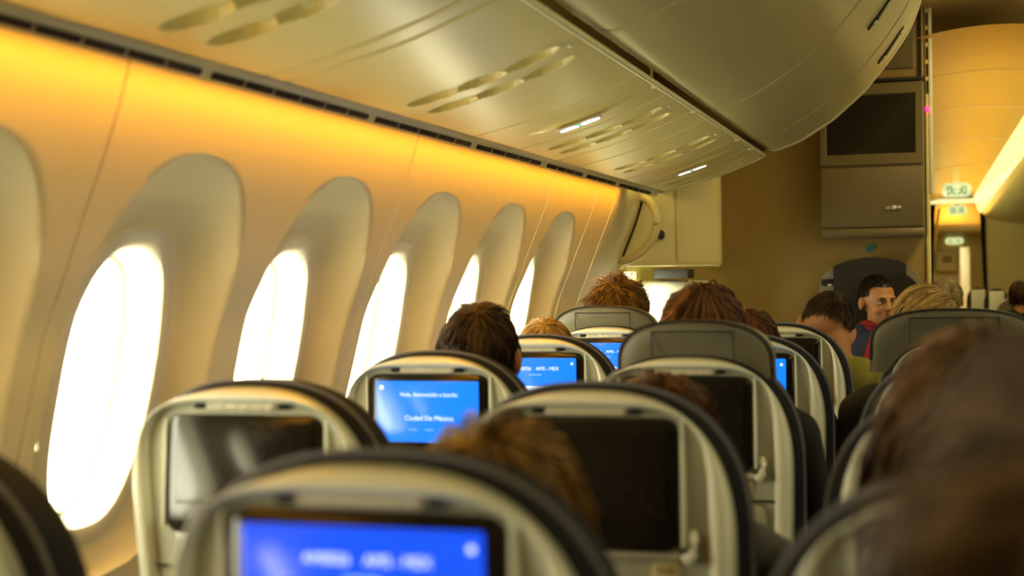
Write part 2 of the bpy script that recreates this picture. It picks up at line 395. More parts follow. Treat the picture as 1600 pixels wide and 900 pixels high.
for y0, y1, ly, lab in bins[1:]:
    t = empty('overhead_bin'); tag(t, lab, 'bin', 'overhead bins')
    ys = [y0, y0+.002, y0+.006, y0+.012]+list(np.linspace(y0+.03, y1-.03, 8))+[y1-.012, y1-.006, y1-.002, y1]
    off = [.022, .006, .0015, 0]+[0]*8+[0, .0015, .006, .022]
    P = [[(bx[i]-nrm[i, 0]*o, y, bz[i]-nrm[i, 1]*o) for i in range(len(bx))] for y, o in zip(ys, off)]
    MB().grid(P).build('bin_door', M['bin'], t, angle=60)
    if ly:
        k0 = int(np.argmin(np.abs(bx+.165))); p = Vector((bx[k0], ly, bz[k0])); tv = Vector((tan[k0, 0], 0, tan[k0, 1])); nv = Vector((nrm[k0, 0], 0, nrm[k0, 1]))
        MX = Matrix(((tv.x, 0, nv.x), (0, 1, 0), (tv.z, 0, nv.z)))
        def put(mb, nm, m, off, dy=0, par=t):
            o = mb.build(nm, m, par); o.matrix_local = Matrix.Translation(p+nv*off+Vector((0, dy, 0))) @ MX.to_4x4(); return o
        put(MB().box((0, 0, 0), (.170, .030, .004), .014), 'latch_recess', M['dark'], .001)
        put(MB().box((0, 0, 0), (.085, .022, .008), .009), 'latch_handle', M['steel'], .007, .003)
        for s_ in (-.055, .055): put(MB().ell((s_, 0, 0), (.010, .008, .006), 10, 6), 'latch_stud', M['lens'], .005)
# end frame of the bin row
t = empty('bin_end_panel'); tag(t, 'cream end frame closing the row of overhead bins', 'panel')
P = [[(bx[i]+nrm[i, 0]*o, y, bz[i]+nrm[i, 1]*o) for i in range(len(bx))] for y, o in ((5.905, -.012), (5.907, .001), (5.912, .003), (5.945, .003), (5.952, .0), (5.953, -.05))]
MB().grid(P).build('end_rim', M['trim'], t, angle=60)
PE = [[(x, 5.932, float(psz(x))-o) for x in np.linspace(-1.13, -.69, 20)] for o in (-.02, .002)] + [[(x, 5.953, float(psz(x))+o) for x in np.linspace(-1.13, -.69, 20)] for o in (-.001, .05)]
MB().grid(PE).build('end_rim', M['trim'], t, angle=60)
pl = [(bx[i], bz[i]) for i in range(len(bx))]
MB().add([(x, 5.945, z) for x, z in [(-1.15, 1.655), (-.9, 1.70), (-.70, 1.78)]+pl[2:]+[(-1.15, 2.565)]], [tuple(range(len(pl)-2+4))]).build('end_face', M['bulk'], t, smooth=False)

# door bay, left: pillar, liner, assist handle, bustle and door window
zz = np.linspace(0, 1.66, 40)
struct(MB().grid([[(max(float(Xp(z))+dx, -1.364), y, z) for y, dx in ((5.219, -.012), (5.225, 0), (5.30, -.004), (5.45, -.022), (5.7, -.055), (6.0, -.095), (6.17, -.108), (6.18, -.13))] for z in zz]).build('trim_2', M['wall'], angle=60))
d1 = struct(MB().grid([[(-1.37, y, z) for y in np.linspace(5.6, 7.3, 18)] for z in np.concatenate([np.linspace(0, .98, 4), np.linspace(.98, 1.315, 7)[1:], [1.4, 1.75]])],
    mask=np.array([[not (6.20 < y0 < 6.60 and .97 < z0 < 1.31) for y0 in np.linspace(5.6, 7.3, 18)[:-1]] for z0 in np.concatenate([np.linspace(0, .98, 4), np.linspace(.98, 1.315, 7)[1:], [1.4, 1.75]])[:-1]])).build('door_1', M['liner'], smooth=False))
MB().box((-1.385, 6.42, 1.15), (.004, .50, .40)).build('door_pane', M['glass'], d1, smooth=False)
def plan(z):
    a = float(Xp(z))-.106
    pts = [(a-.03, 6.185), (a-.006, 6.19), (a, 6.20), (a*.6-.4*1.135, 6.25), (-1.140, 6.305), (-1.128, 6.318), (-1.116, 6.324), (-1.095, 6.332), (-1.03, 6.37), (-.99, 6.395), (-.966, 6.42), (-.956, 6.46), (-.965, 6.6), (-1.05, 7.2)]
    return pts
rows = []
for z, ins in ((1.39, .07), (1.345, .06), (1.336, .02), (1.342, .004), (1.352, 0)): rows.append([(x-ins, y+ins*.2, z) for x, y in plan(max(z, 1.352))])
for z in np.linspace(1.38, 1.64, 14): rows.append([(x, y, z) for x, y in plan(z)])
rows.append([(x, y, 1.79) for x, y in plan(1.66)])
MB().grid(rows).build('door_liner', M['liner'], d1, angle=40)
hp = [(-1.242, 6.20, 1.643), (-1.192, 6.165, 1.618), (-1.168, 6.16, 1.566), (-1.164, 6.16, 1.517), (-1.178, 6.165, 1.468), (-1.210, 6.17, 1.422), (-1.256, 6.175, 1.384), (-1.30, 6.18, 1.366), (-1.335, 6.20, 1.361)]
hp = [(x-.016, y-.022, z) for x, y, z in hp]
def spline(P, n=40):
    P = np.array(P, float); k = len(P); out = []
    for i in range(k-1):
        p0, p1, p2, p3 = P[max(i-1, 0)], P[i], P[i+1], P[min(i+2, k-1)]
        for t in np.linspace(0, 1, max(2, n//(k-1)), endpoint=False):
            out.append(.5*((2*p1)+(-p0+p2)*t+(2*p0-5*p1+4*p2-p3)*t*t+(-p0+3*p1-3*p2+p3)*t**3))
    out.append(P[-1]); return out
MB().tube(spline(hp, 45), .019, 12).build('assist_handle', M['grip'], d1)
MB().tube([(float(Xp(z))-.103, 6.188, z) for z in np.linspace(1.37, 1.63, 12)], .005, 6).build('handle_groove', M['vent'], d1)
o = MB().loft([[(r*math.cos(a)*.85, -h, r*math.sin(a)) for a in np.linspace(0, 2*math.pi, 20, endpoint=False)] for h, r in ((0, .030), (.006, .029), (.008, .025), (.002, .022))], True, False, True).build('latch_eye', [M['trim']], d1)
o.location = (-1.185, 6.268, 1.476); o.rotation_euler = (0, 0, R_(24))
o2 = MB().ell((0, 0, 0), (.018, .005, .021), 14, 8).build('latch_hole', M['vent'], d1); o2.location = (-1.186, 6.264, 1.476); o2.rotation_euler = (0, 0, R_(24))
MB().tube([(-1.119, 6.319, z) for z in np.linspace(1.365, 1.70, 12)], .007, 8).build('crease_highlight', M['grip'], d1)  # bead added along the crease to bring out its highlight band
bus = [[(x, y, z) for x, y in ((-1.36, 6.66-d), (-1.25, 6.65-d), (-1.15+i, 6.68-d), (-1.10+i, 6.74), (-1.08+i, 6.84), (-1.08+i, 7.19), (-1.36, 7.19))] for z, d, i in ((.3, .02, .0), (1.15, .02, .0), (1.235, .0, -.005), (1.262, -.03, -.03), (1.27, -.07, -.08))]
MB().loft(bus, True, False, True).build('door_bustle', M['reveal'], d1, angle=60)
MB().box((-1.21, 6.72, 1.303), (.17, .16, .045), .01).build('door_gap', M['pad'], d1)

# forward monument with monitor cabinet
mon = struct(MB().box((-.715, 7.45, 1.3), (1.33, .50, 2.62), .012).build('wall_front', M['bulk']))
MB().box((-.046, 7.198, 1.3), (.022, .03, 2.62), .008).build('corner_strip', M['liner'], mon)
MB().box((-.030, 7.19, 2.15), (.018, .02, .95), .004).build('corner_strip', M['rim'], mon)
for k in range(6): MB().box((-.043, 7.180, 2.60-k*.082), (.007, .006, .060)).build('strip_slot', M['dark'], mon, smooth=False)
tag(MB().ell((-.047, 7.175, 2.082), (.009, .009, .014), 10, 8).build('indicator_lamp', M['led']), 'tiny red indicator lamp on the corner of the front wall', 'lamp')
# upper closet above the cabinet
t = empty('upper_closet', (0, 0, 0)); tag(t, 'dark framed stowage closet above the monitor cabinet', 'cabinet')
MB().box((-.31, 7.165, 2.42), (.50, .06, .37), .012, axis=1).build('closet_body', M['bulk'], t)
MB().box((-.30, 7.130, 2.43), (.40, .02, .30), .01, axis=1).build('door', M['cab'], t)
MB().box((-.075, 7.130, 2.42), (.012, .012, .36)).build('door_joint', M['dark'], t, smooth=False)
MB().box((-.31, 7.120, 2.222), (.49, .10, .016), .006).build('shadow_gap', M['dark'], t)
# monitor cabinet
t = empty('monitor_cabinet'); tag(t, 'olive grey wall cabinet with a dark monitor and a lower latched door', 'cabinet')
MB().box((-.306, 7.14, 1.838), (.492, .12, .748), .02, axis=2).build('cabinet_body', M['cab'], t)
fr = MB()
def rect(x0, x1, z0, z1, y): return [(x0, y, z0), (x1, y, z0), (x1, y, z1), (x0, y, z1)]
fr.loft([rect(-.548, -.064, 1.815, 2.205, 7.079), rect(-.546, -.066, 1.817, 2.203, 7.068), rect(-.522, -.098, 1.862, 2.155, 7.068), rect(-.512, -.108, 1.872, 2.145, 7.082)])
fr.build('monitor_frame', M['cab'], t, angle=20)
MB().box((-.31, 7.080, 2.008), (.41, .01, .278)).build('monitor_screen', M['scroff'], t, smooth=False)
dr = MB().box((-.306, 7.074, 1.660), (.482, .016, .288), .012, axis=1).build('door', M['cab'], t)
MB().box((-.207, 7.062, 1.606), (.078, .008, .022), .010, axis=1).build('latch', M['steel'], dr)
MB().ell((-.203, 7.056, 1.606), (.010, .006, .011), 12, 8).build('latch_button', M['lens'], dr)
MB().box((-.306, 7.10, 1.487), (.486, .075, .052), .022, axis=0).build('base_rail', M['cab'], t)
# leaf sticker on the wall
lf = MB(); P = [[(-.320+math.cos(.75)*(u-.5)*.055-math.sin(.75)*w*.016*math.sin(math.pi*u)**.7, 7.192, 1.416+math.sin(.75)*(u-.5)*.055+math.cos(.75)*w*.016*math.sin(math.pi*u)**.7) for w in (-1, -.3, .3, 1)] for u in np.linspace(0.02, .98, 12)]
lf.grid(P); tag(lf.build('leaf_sticker', M['leaf']), 'small teal leaf sticker on the front wall above the attendant seat', 'sticker')
# attendant jump seat
t = empty('jump_seat'); tag(t, 'folding attendant seat with a dark arched headrest against the front wall', 'seat')
arch = [(-.572, 1.15), (-.570, 1.223), (-.556, 1.262), (-.520, 1.305), (-.470, 1.333), (-.411, 1.353), (-.304, 1.364), (-.199, 1.350), (-.157, 1.333), (-.110, 1.295), (-.078, 1.240), (-.074, 1.15)]
arch = [tuple(p) for p in spline([(x, z, 0) for x, z in arch], 44)]
def arch_part(x0, x1, grow, y0, y1, nm, m, zb=.55):
    pts = [(x, z) for x, z, _ in arch if x0 <= x <= x1]
    pts = [(x0, float(np.interp(x0, [a[0] for a in arch], [a[1] for a in arch])))]+pts+[(x1, float(np.interp(x1, [a[0] for a in arch], [a[1] for a in arch])))]
    o = [(pts[0][0], zb)]+[(x, z+grow) for x, z in pts]+[(pts[-1][0], zb)]
    return MB().loft([[(x, y, z) for x, z in o] for y in (y1, y0+.01, y0)], True, True, True).build(nm, m, t, angle=30)
arch_part(-.56, -.463, 0, 7.09, 7.195, 'side_wing', M['padside']); arch_part(-.163, -.078, 0, 7.09, 7.195, 'side_wing', M['padside'])
arch_part(-.490, -.150, .004, 7.055, 7.195, 'headrest', M['pad'])
arch_part(-.185, -.10, -.045, 7.08, 7.12, 'headrest_side', M['pad'])
MB().box((-.520, 7.088, 1.250), (.066, .012, .034), .014, axis=1).build('belt_slot', M['dark'], t)
MB().ell((-.508, 7.082, 1.238), (.014, .006, .006), 10, 6).build('belt_end', M['lens'], t)
MB().box((-.32, 7.10, .75), (.40, .10, .62), .02).build('backrest', M['pad'], t)
MB().box((-.32, 6.93, .44), (.40, .40, .07), .02).build('seat_cushion', M['pad'], t)
MB().box((-.32, 7.10, .22), (.30, .16, .42), .01).build('seat_base', M['padside'], t)

# forward cabin: sloping ceiling tinted with amber light, cove light, centre bins, end zone
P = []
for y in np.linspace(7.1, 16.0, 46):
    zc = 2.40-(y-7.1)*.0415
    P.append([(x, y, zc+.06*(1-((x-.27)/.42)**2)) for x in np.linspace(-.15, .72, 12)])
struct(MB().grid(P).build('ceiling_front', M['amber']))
for y in (8.3, 9.6, 11.2, 13.0):
    zc = 2.40-(y-7.1)*.0415
    struct(MB().tube([(x, y, zc+.06*(1-((x-.27)/.42)**2)-.001) for x in np.linspace(-.15, .72, 12)], .008, 6).build('trim_%d' % (4+int(y)), M['grip']))
struct(MB().grid([[(.72-.0, y, z) for y in (7.1, 10.2)] for z in (1.0, 1.95)]).build('wall_aisle', M['ceil']))
cv = MB(); cv.grid([[(.72-(y-6.0)*.0300+dx, y, 2.425-(y-6.0)*.0395+dz) for dx, dz in ((-.06, .06), (-.045, .03), (-.02, -.07), (.0, -.115), (.02, -.12))] for y in np.linspace(7.0, 16, 30)])
tag(cv.build('cove_light', M['cove']), 'long bright cove light strip along the right edge of the amber ceiling', 'light')
cb = MB(); cbp = [(.0, -.12), (.012, -.135), (.045, -.16), (.10, -.19), (.22, -.225), (.45, -.255), (.7, -.27)]
cb.grid([[(.74-(y-6.0)*.0300+dx, y, 2.425-(y-6.0)*.0395+dz) for dx, dz in cbp] for y in np.linspace(7.0, 16, 30)])
for y0 in (): pass
tag(cb.build('centre_bin', M['psu']), 'cream centre bin seen beyond the bright cove strip at right', 'bin')
# end wall frame across the aisle
ew = struct(MB().box((.158, 16.02, 2.045), (.56, .05, .055), .015, axis=0).build('trim_20', M['cove']))
struct(MB().box((1.02, 16.1, 1.0), (1.10, .08, 2.0)).build('wall_centre', M['liner'], smooth=False))
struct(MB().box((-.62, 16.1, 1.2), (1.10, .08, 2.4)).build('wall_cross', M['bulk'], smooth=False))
struct(MB().grid([[(x, y, 2.02-(y-16)*.036+.02*(1-((x-.2)/.4)**2)) for x in np.linspace(-.3, .7, 8)] for y in np.linspace(16.05, 22.2, 12)]).build('ceiling_galley', M['ceil']))
struct(MB().box((1.35, 22.3, 1.3), (5.9, .08, 2.66)).build('wall_end', M['liner'], smooth=False))
struct(MB().grid([[(x, y, z) for y in (16.1, 22.3)] for x, z in ((.62, 0), (.60, 2.2))]).build('wall_galley', M['liner'], smooth=False))
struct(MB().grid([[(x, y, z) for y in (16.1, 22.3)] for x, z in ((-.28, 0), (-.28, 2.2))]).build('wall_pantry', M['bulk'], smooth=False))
area('galley_lamp', (.15, 19.2, 1.80), (0, 0, 0), .3, 3.0, 20, (1, .80, .42))
area('galley_wash', (.15, 18.0, 1.60), (math.pi, 0, 0), .3, 3.0, 14, (1, .48, .05))
def exit_sign(x, y, z, w, h, lab, ztop):
    t = tag(MB().box((x, y, z), (w, .03, h), h*.46, axis=1).build('exit_sign', M['exitw']), lab, 'sign', 'green exit signs over the aisle')
    MB().box((x, y, (z+h*.4+ztop)/2), (.05, .02, ztop-z-h*.4), .004).build('bracket', M['trim'], t)
    g = MB()
    for s_ in (-1, 1):       # running figure at each side, door block in the middle
        cx = x+s_*w*.17; k = h*.5
        g.tube([(cx, y-.017, z+.10*k), (cx, y-.017, z-.20*k)], .11*k, 6)
        for ax, az in ((.42*s_, .28), (-.42*s_, .15)): g.tube([(cx, y-.017, z+.08*k), (cx+ax*k, y-.017, z+az*k)], .08*k, 6)
        for ax, az in ((.40*s_, -.55), (-.42*s_, -.50)): g.tube([(cx, y-.017, z-.20*k), (cx+ax*k, y-.017, z+az*k)], .09*k, 6)
        g.ell((cx+.08*s_*k, y-.017, z+.42*k), (.14*k, .01, .14*k), 10, 6)
        g.box((cx+s_*w*.13, y-.017, z), (w*.035, .006, h*.62))
    g.build('exit_figure', M['exitg'], t)
exit_sign(.157, 13.0, 2.001, .25, .128, 'oval green exit sign lit above the bright ceiling bar', 2.222)
exit_sign(.197, 16.02, 1.948, .20, .105, 'dim reflection of the exit sign, modelled as a second sign below the bright ceiling bar', 2.02)  # extra sign put in for the first one's reflection
exit_sign(.226, 22.245, 1.741, .26, .10, 'small far exit sign on the end wall', 1.83)
def curtain(p0, p1, w, y, lab):
    P = []
    for u in np.linspace(0, 1, 14):
        cx = p0[0]+(p1[0]-p0[0])*u; cz = p0[1]+(p1[1]-p0[1])*u
        P.append([(cx+(k/12-.5)*w*(1-.35*math.sin(math.pi*u)), y+.015*math.sin(k*1.9), cz) for k in range(13)])
    tag(MB().grid(P).build('curtain', M['pad']), lab, 'curtain', 'dark aisle curtains')
curtain((-.065, 2.02), (-.095, .6), .075, 16.03, 'dark curtain hanging at the left side of the far doorway')
curtain((.45, 1.97), (.50, .3), .055, 16.03, 'dark curtain hanging at the right side of the far doorway')
tag(MB().tube([(.01, 16.4, 1.99), (-.06, 16.4, 1.50), (-.085, 16.4, 1.0), (-.09, 16.4, .01)], .016, 8).build('curtain_rail', M['liner']), 'cream slanting rail beside the left far curtain', 'rail')
g = empty('galley_unit'); tag(g, 'cream galley cabinet with a small dark hatch on the end wall', 'cabinet')
MB().box((.11, 22.15, 1.44), (.30, .2, .30), .02, axis=1).build('cabinet_body', M['liner'], g)
MB().box((.12, 22.04, 1.47), (.13, .02, .10), .01, axis=1).build('hatch', M['bulk'], g)
tag(MB().box((.35, 21.0, .8), (.14, .10, 1.66), .03).build('galley_column', M['rim']), 'pale upright column in the far galley', 'column')

# ================================================================== SEATS
TILT = .12
def T(x, y, z): return (x, y-(z-1.0)*TILT, z)
def outline(hw, zt, zb, h, N=40, n=2.5, low=.10):
    zc = zt-h; P = []
    for k in range(9):
        z = zb+(zc-zb)*k/9; P.append((hw*(1-low*((zc-z)/(zc-zb))**1.6), z))
    for k in range(N+1):
        a = math.pi*k/N; c_, s_ = math.cos(a), math.sin(a)
        P.append((hw*math.copysign(abs(c_)**(2/n), c_), zc+h*abs(s_)**(2/n)))
    for k in range(8, -1, -1):
        z = zb+(zc-zb)*k/9; P.append((-hw*(1-low*((zc-z)/(zc-zb))**1.6), z))
    return P
def sring(hw, zt, h, y, zb=.56, **k): return [T(x, y, z) for x, z in outline(hw, zt, zb, h, **k)]
def cap_sym(mb, ring):
    n = len(ring); f = [(i, i+1, n-2-i, n-1-i) for i in range(n//2-1)]
    mb.add(ring, f)
def make_seat():
    t = empty('airline_seat')
    Z0 = 1.143
    def S(t, y, d=0): return [T(x, y, z) for x, z in outline(.197-.051*t-d, Z0-.034*t-d, .56, .218-.095*t, n=2.5+3.3*t)]
    sh = MB().loft([S(0, .045, .002), S(0, .012), S(0, .0, .001), S(.07, -.005)], False)
    r2 = [S(.66, -.012), S(.70, -.0095), S(1.0, -.0075)]
    sh.loft(r2, False); cap_sym(sh, r2[-1])
    sh.build('seat_shell', M['shell'], t, angle=40)
    MB().loft([S(.07, -.005), S(.11, -.014), S(.18, -.021), S(.28, -.0255), S(.42, -.0265), S(.54, -.0235), S(.62, -.018), S(.66, -.012)], False).build('shell_rim', M['rim'], t, angle=50)
    fb = MB(); Fr = lambda d, y, hh=.222: sring(.214-d, 1.151-d*.8, hh-d*.5, y, zb=.50, low=.04)
    f_ = [Fr(.024, .016), Fr(.010, .018), Fr(.002, .030), Fr(0, .045), Fr(.0, .075), Fr(.006, .098), Fr(.022, .112), Fr(.05, .118)]
    fb.loft(f_, False); cap_sym(fb, f_[-1][::-1]); fb.build('back_cushion', M['fabric'], t, angle=60)
    MB().tube([T(x, .033, z) for x, z in outline(.2135, 1.1505, .60, .222, low=.04)], .0035, 6).build('edge_welt', M['stitch'], t)
    # monitor
    bz_ = MB().box((0, 0, 0), (.256, .030, .184), .022, axis=1).build('monitor_bezel', M['black'], t)
    bz_.location = T(0, -.010, 1.017)
    for s_ in (-1, 1): MB().box((s_*.1305, 0, .003), (.005, .026, .17), .002).build('bezel_edge', M['rim'], bz_)
    d = MB().box((0, 0, 0), (.216, .003, .122), .003, axis=1).build('display', M['scroff'], t)
    d.location = T(0, -.0262, 1.017); d.location.z = 1.033
    # speaker grille strip with clips above the bezel
    g = MB().box((0, 0, 0), (.115, .006, .011), .004, axis=1).build('grille', M['bezel'], t); g.location = T(0, -.0115, 1.1155); g.rotation_euler = (R_(-25), 0, 0)
    q = MB()
    for k in range(6): q.box((-.05+.02*k, -.004, 0), (.0016, .003, .010))
    for k in (-.002, .002): q.box((0, -.004, k), (.10, .002, .001))
    q.build('grille_rib', M['rim'], g, smooth=False)
    for s_ in (-1, 1):
        o = MB().box((0, 0, 0), (.016, .010, .008), .003, axis=1).build('clip', M['fabric'], t); o.location = T(s_*.068, -.012, 1.116)
    # coat hook, lip and sticker
    o = MB().box((0, 0, 0), (.245, .012, .012), .005, axis=0).build('bezel_lip', M['rim'], t); o.location = T(0, -.014, .920)
    hk = MB().tube([(.0, 0, -.016), (.008, -.010, -.019), (.014, -.014, -.010), (.015, -.012, .008), (.014, -.006, .020)], [.007, .008, .008, .008, .005], 8)
    o = hk.build('coat_hook', M['rim'], t); o.location = T(.128, -.010, .935)
    o = MB().box((0, 0, 0), (.040, .003, .024), .004, axis=1).build('sticker', M['sticker'], t); o.location = T(.102, -.009, .897); o.rotation_euler = (math.atan(TILT), 0, 0)
    text('sticker_text', 'WiFi', .013, (0, -.0018, 0), M['ink'], o)
    # lower shell joint and tray table
    o = MB().box((0, 0, 0), (.345, .006, .003)).build('shell_joint', M['dark'], t, smooth=False); o.location = T(0, -.014, .871)
    o = MB().box((0, 0, 0), (.290, .018, .275), .02, axis=1).build('tray_table', M['shell'], t); o.location = T(0, -.012, .728); o.rotation_euler = (math.atan(TILT), 0, 0)
    # seat base
    MB().box((0, .345, .435), (.43, .50, .13), .05).build('seat_cushion', M['fabric'], t)
    lg = MB()
    for x in (-.15, .15):
        lg.box((x, .18, .19), (.03, .04, .38), .008); lg.box((x, .50, .19), (.03, .04, .38), .008)
    lg.build('leg_frame', M['shell'], t)
    a = MB().box((-.26, .30, .635), (.045, .40, .05), .02, axis=1); a.box((-.26, .14, .56), (.035, .05, .14), .01)
    a.build('armrest', M['shell'], t)
    return t
proto = make_seat()
def child(o, nm): return [c for c in o.children if c.name.split('.')[0] == nm][0]
def screen_on(seat, kind):
    d = child(seat, 'display'); me = d.data.copy(); me.materials[0] = M['bluetop'] if kind == 'near' else M['blue']; d.data = me
    y = -.0022
    if kind in ('flight', 'near', 'plain'):
        text('screen_text', 'AM0026', .0125, (-.030, y, .034), M['glyph'], d); text('screen_text', 'AMS - MEX', .0125, (.034, y, .034), M['glyph'], d)
        MB().box((.002, y, .019), (.034, .0006, .0028)).build('screen_line', M['glyphdim'], d, smooth=False)
        pl = MB()     # white airliner seen from the side
        pl.add([(x, y, z) for x, z in ((-.045, .000), (-.030, .003), (.028, .003), (.040, -.001), (.044, -.005), (.036, -.008), (-.036, -.008), (-.046, -.003))], [tuple(range(7, -1, -1))])
        pl.add([(x, y-.0002, z) for x, z in ((-.045, .000), (-.060, .020), (-.050, .020), (-.028, .003))], [(3, 2, 1, 0)])
        pl.add([(x, y-.0002, z) for x, z in ((-.010, -.006), (.010, -.006), (-.004, -.016), (-.014, -.016))], [(0, 1, 2, 3)])
        o = pl.build('plane_picture', M['glyph'], d, smooth=False); o.location = (.0, 0, -.012); o.scale = (.9, 1, .9)
        MB().box((.098, y, .047), (.006, .0006, .006), .002, axis=1).build('screen_icon', M['glyph'], d)
    else:
        text('screen_text', 'Hola, bienvenido a bordo', .0118, (.004, y, .034), M['glyph'], d); text('screen_text', 'Ciudad De México', .0135, (.004, y, -.013), M['glyph'], d)
        for x, w in ((-.030, .018), (.004, .018), (.040, .022)): MB().box((x, y, -.036), (w, .0006, .002)).build('screen_line', M['glyphdim'], d, smooth=False)
        MB().box((-.096, y, .048), (.009, .0006, .009), .004, axis=1).build('screen_icon', M['glyph'], d)
def raise_headrest(seat, w, top, dx=0, flap=True):
    hw = w/2; zb = 1.06; mb = MB()
    def hr(d, y, curve=.0):
        P = []
        for x, z in outline(hw-d, top-d, zb, .085, n=2.6, low=-.02):
            yy = y+curve*(x/hw)**2; P.append((x+dx, yy-(z-1.0)*TILT, z))
        return P
    c = .022
    r = [hr(.035, .012, c), hr(.012, .006, c), hr(.003, .014, c), hr(0, .026, c), hr(0, .050, c), hr(.008, .072, c), hr(.03, .085, c)]
    mb.loft(r, False); cap_sym(mb, r[0]); cap_sym(mb, r[-1][::-1])
    h = mb.build('headrest', M['headrest'], seat, angle=60)
    MB().tube([Vector(p)+Vector((0, -.001, 0)) for p in hr(.002, .011, c)[4:-4]], .0028, 6).build('piping', M['piping'], h)
    if flap:
        s_ = MB()
        for x in (-hw*.52, hw*.52): s_.tube([(dx+x, .0045+c*.27-(z-1)*TILT, z) for z in np.linspace(1.13, top-.022, 6)], .0014, 5)
        s_.tube([(dx+x, .0045+c*(x/hw)**2-(top-.022-1)*TILT, top-.022) for x in np.linspace(-hw*.52, hw*.52, 10)], .0014, 5)
        s_.build('seam', M['piping'], h)
ROW = [.331+.787*k for k in range(7)]
COLX = dict(A=-.98, B=-.462, C=.063)
SEATS = {
    'A1': 'dark seat back cut off at the bottom left corner, in front of the nearest window',
    'A2': 'window seat back whose unlit screen mirrors pale daylight',
    'A3': 'window seat back with the blue welcome screen',
    'A4': 'window seat back with the blue flight screen and plane picture',
    'A5': 'farthest window seat back with a raised grey headrest and curly head',
    'B1': 'nearest middle seat back with the large blue screen at bottom centre',
    'B2': 'middle seat back with a large dark screen behind the blond-brown head',
    'B3': 'middle seat back with a dark screen and a raised grey headrest',
    'B4': 'middle seat back showing a sliver of blue screen beyond the raised headrest',
    'B5': 'farthest middle seat back, in front of the short haired man',
    'C0': 'aisle seat back just beside the camera below the frame',
    'C1': 'nearest aisle seat back at the bottom right under the blurred hair',
    'C2': 'aisle seat back with its pale rim left of the long brown hair',
    'C3': 'aisle seat back third from the camera, pale rim curving under the dark headrest seat',
    'C4': 'aisle seat back with the raised dark headrest before the blond head'}
used = False; ST = {}
for k, lab in SEATS.items():
    s = copy_tree(proto); ST[k] = s
    s.location = (COLX[k[0]]-(.045 if k == 'A1' else 0), ROW[int(k[1])]+(.03 if k == 'A1' else 0), 0); tag(s, lab, 'seat', 'economy seats in rows of three')
for o in [proto]+list(proto.children_recursive): bpy.data.objects.remove(o)
screen_on(ST['B1'], 'near'); screen_on(ST['A3'], 'welcome'); screen_on(ST['A4'], 'flight'); screen_on(ST['A5'], 'plain'); screen_on(ST['B4'], 'plain')
for nm in ('monitor_bezel', 'display'): child(ST['A2'], nm).rotation_euler = (R_(-4), 0, 0)
raise_headrest(ST['B3'], .300, 1.213, .012); raise_headrest(ST['A5'], .330, 1.207, -.01); raise_headrest(ST['C4'], .385, 1.212, -.030)
# seats of the next cabin, only their tops show
def far_seat(x, y, top, w, lab, cover):
    t = empty('cabin_seat', (x, y, 0)); tag(t, lab, 'seat', 'forward cabin seats')
    mb = MB(); o = outline(w/2, top, .45, .15, N=20)
    mb.loft([[(px, yy, pz) for px, pz in o] for yy in (0, .02, .12, .14)], False); cap_sym(mb, [(px, 0, pz) for px, pz in o]); cap_sym(mb, [(px, .14, pz) for px, pz in o][::-1])
    mb.build('backrest', M['headrest'] if not cover else M['pad'], t, angle=60)
    MB().box((0, .36, .42), (w, .5, .12), .04).build('seat_cushion', M['pad'], t)
    MB().box((0, .32, .18), (w*.7, .4, .36), .01).build('seat_base', M['padside'], t)
    if cover: MB().box((0, -.012, top-.14), (w*.62, .012, .24), .012, axis=1).build('head_cover', M['white'], t)
far_seat(.325, 13.0, 1.15, .19, 'far seat with a white head cover, left one by the curtain', True)
far_seat(.44, 12.0, 1.15, .19, 'far seat with a tall white head cover, right of the dark curtain', True)
far_seat(.54, 10.7, 1.10, .30, 'dark far seat at the right edge of the frame', False)
far_seat(.035, 8.35, 1.05, .36, 'far aisle seat behind the front wall under the pale grey hair', False)

# ================================================================== PEOPLE
def head_prims(mb, c, Rm, fine=False):
    def e(p, r): mb.ell(tuple(Vector(c)+Rm @ Vector(p)), r, 20, 14, M3=Rm)
    def cp(a, b, ra, rb): mb.cap(tuple(Vector(c)+Rm @ Vector(a)), tuple(Vector(c)+Rm @ Vector(b)), ra, rb)
    e((0, -.012, .028), (.076, .096, .088)); e((0, .028, -.035), (.062, .066, .078)); e((0, .072, -.092), (.024, .020, .020))
    cp((0, .090, .022), (0, .112, -.020), .008, .0125); cp((-.036, .080, .027), (.036, .080, .027), .012, .012)
    for s_ in (-1, 1):
        e((s_*.037, .058, -.028), (.028, .032, .030)); e((s_*.086, -.008, -.004), (.014, .017, .032)); e((s_*.010, .106, -.024), (.009, .009, .007))
    e((0, .092, -.053), (.022, .010, .006)); e((0, .090, -.064), (.019, .010, .006))
def hand(mb, wx, s_):
    w = Vector((wx, .50, .665)); d = Vector((-s_*.45, .89, -.05)).normalized(); side = Vector((0, 0, 1)).cross(d).normalized()
    mb.cap(w, w+d*.045, .027, .030); mb.ell(tuple(w+d*.05), (.036, .036, .017), 14, 8)
    for i, L in enumerate((.060, .072, .068, .052)):
        b = w+d*.075+side*((i-1.5)*.021); m = b+d*L*.55+Vector((0, 0, -.006)); k = m+d*L*.45+Vector((0, 0, -.022))
        mb.cap(b, m, .0088, .0082); mb.cap(m, k, .0082, .0070)
    b = w+d*.03+side*(.030*s_); mb.cap(b, b+(d*.6+side*s_*.9).normalized()*.045, .011, .008)
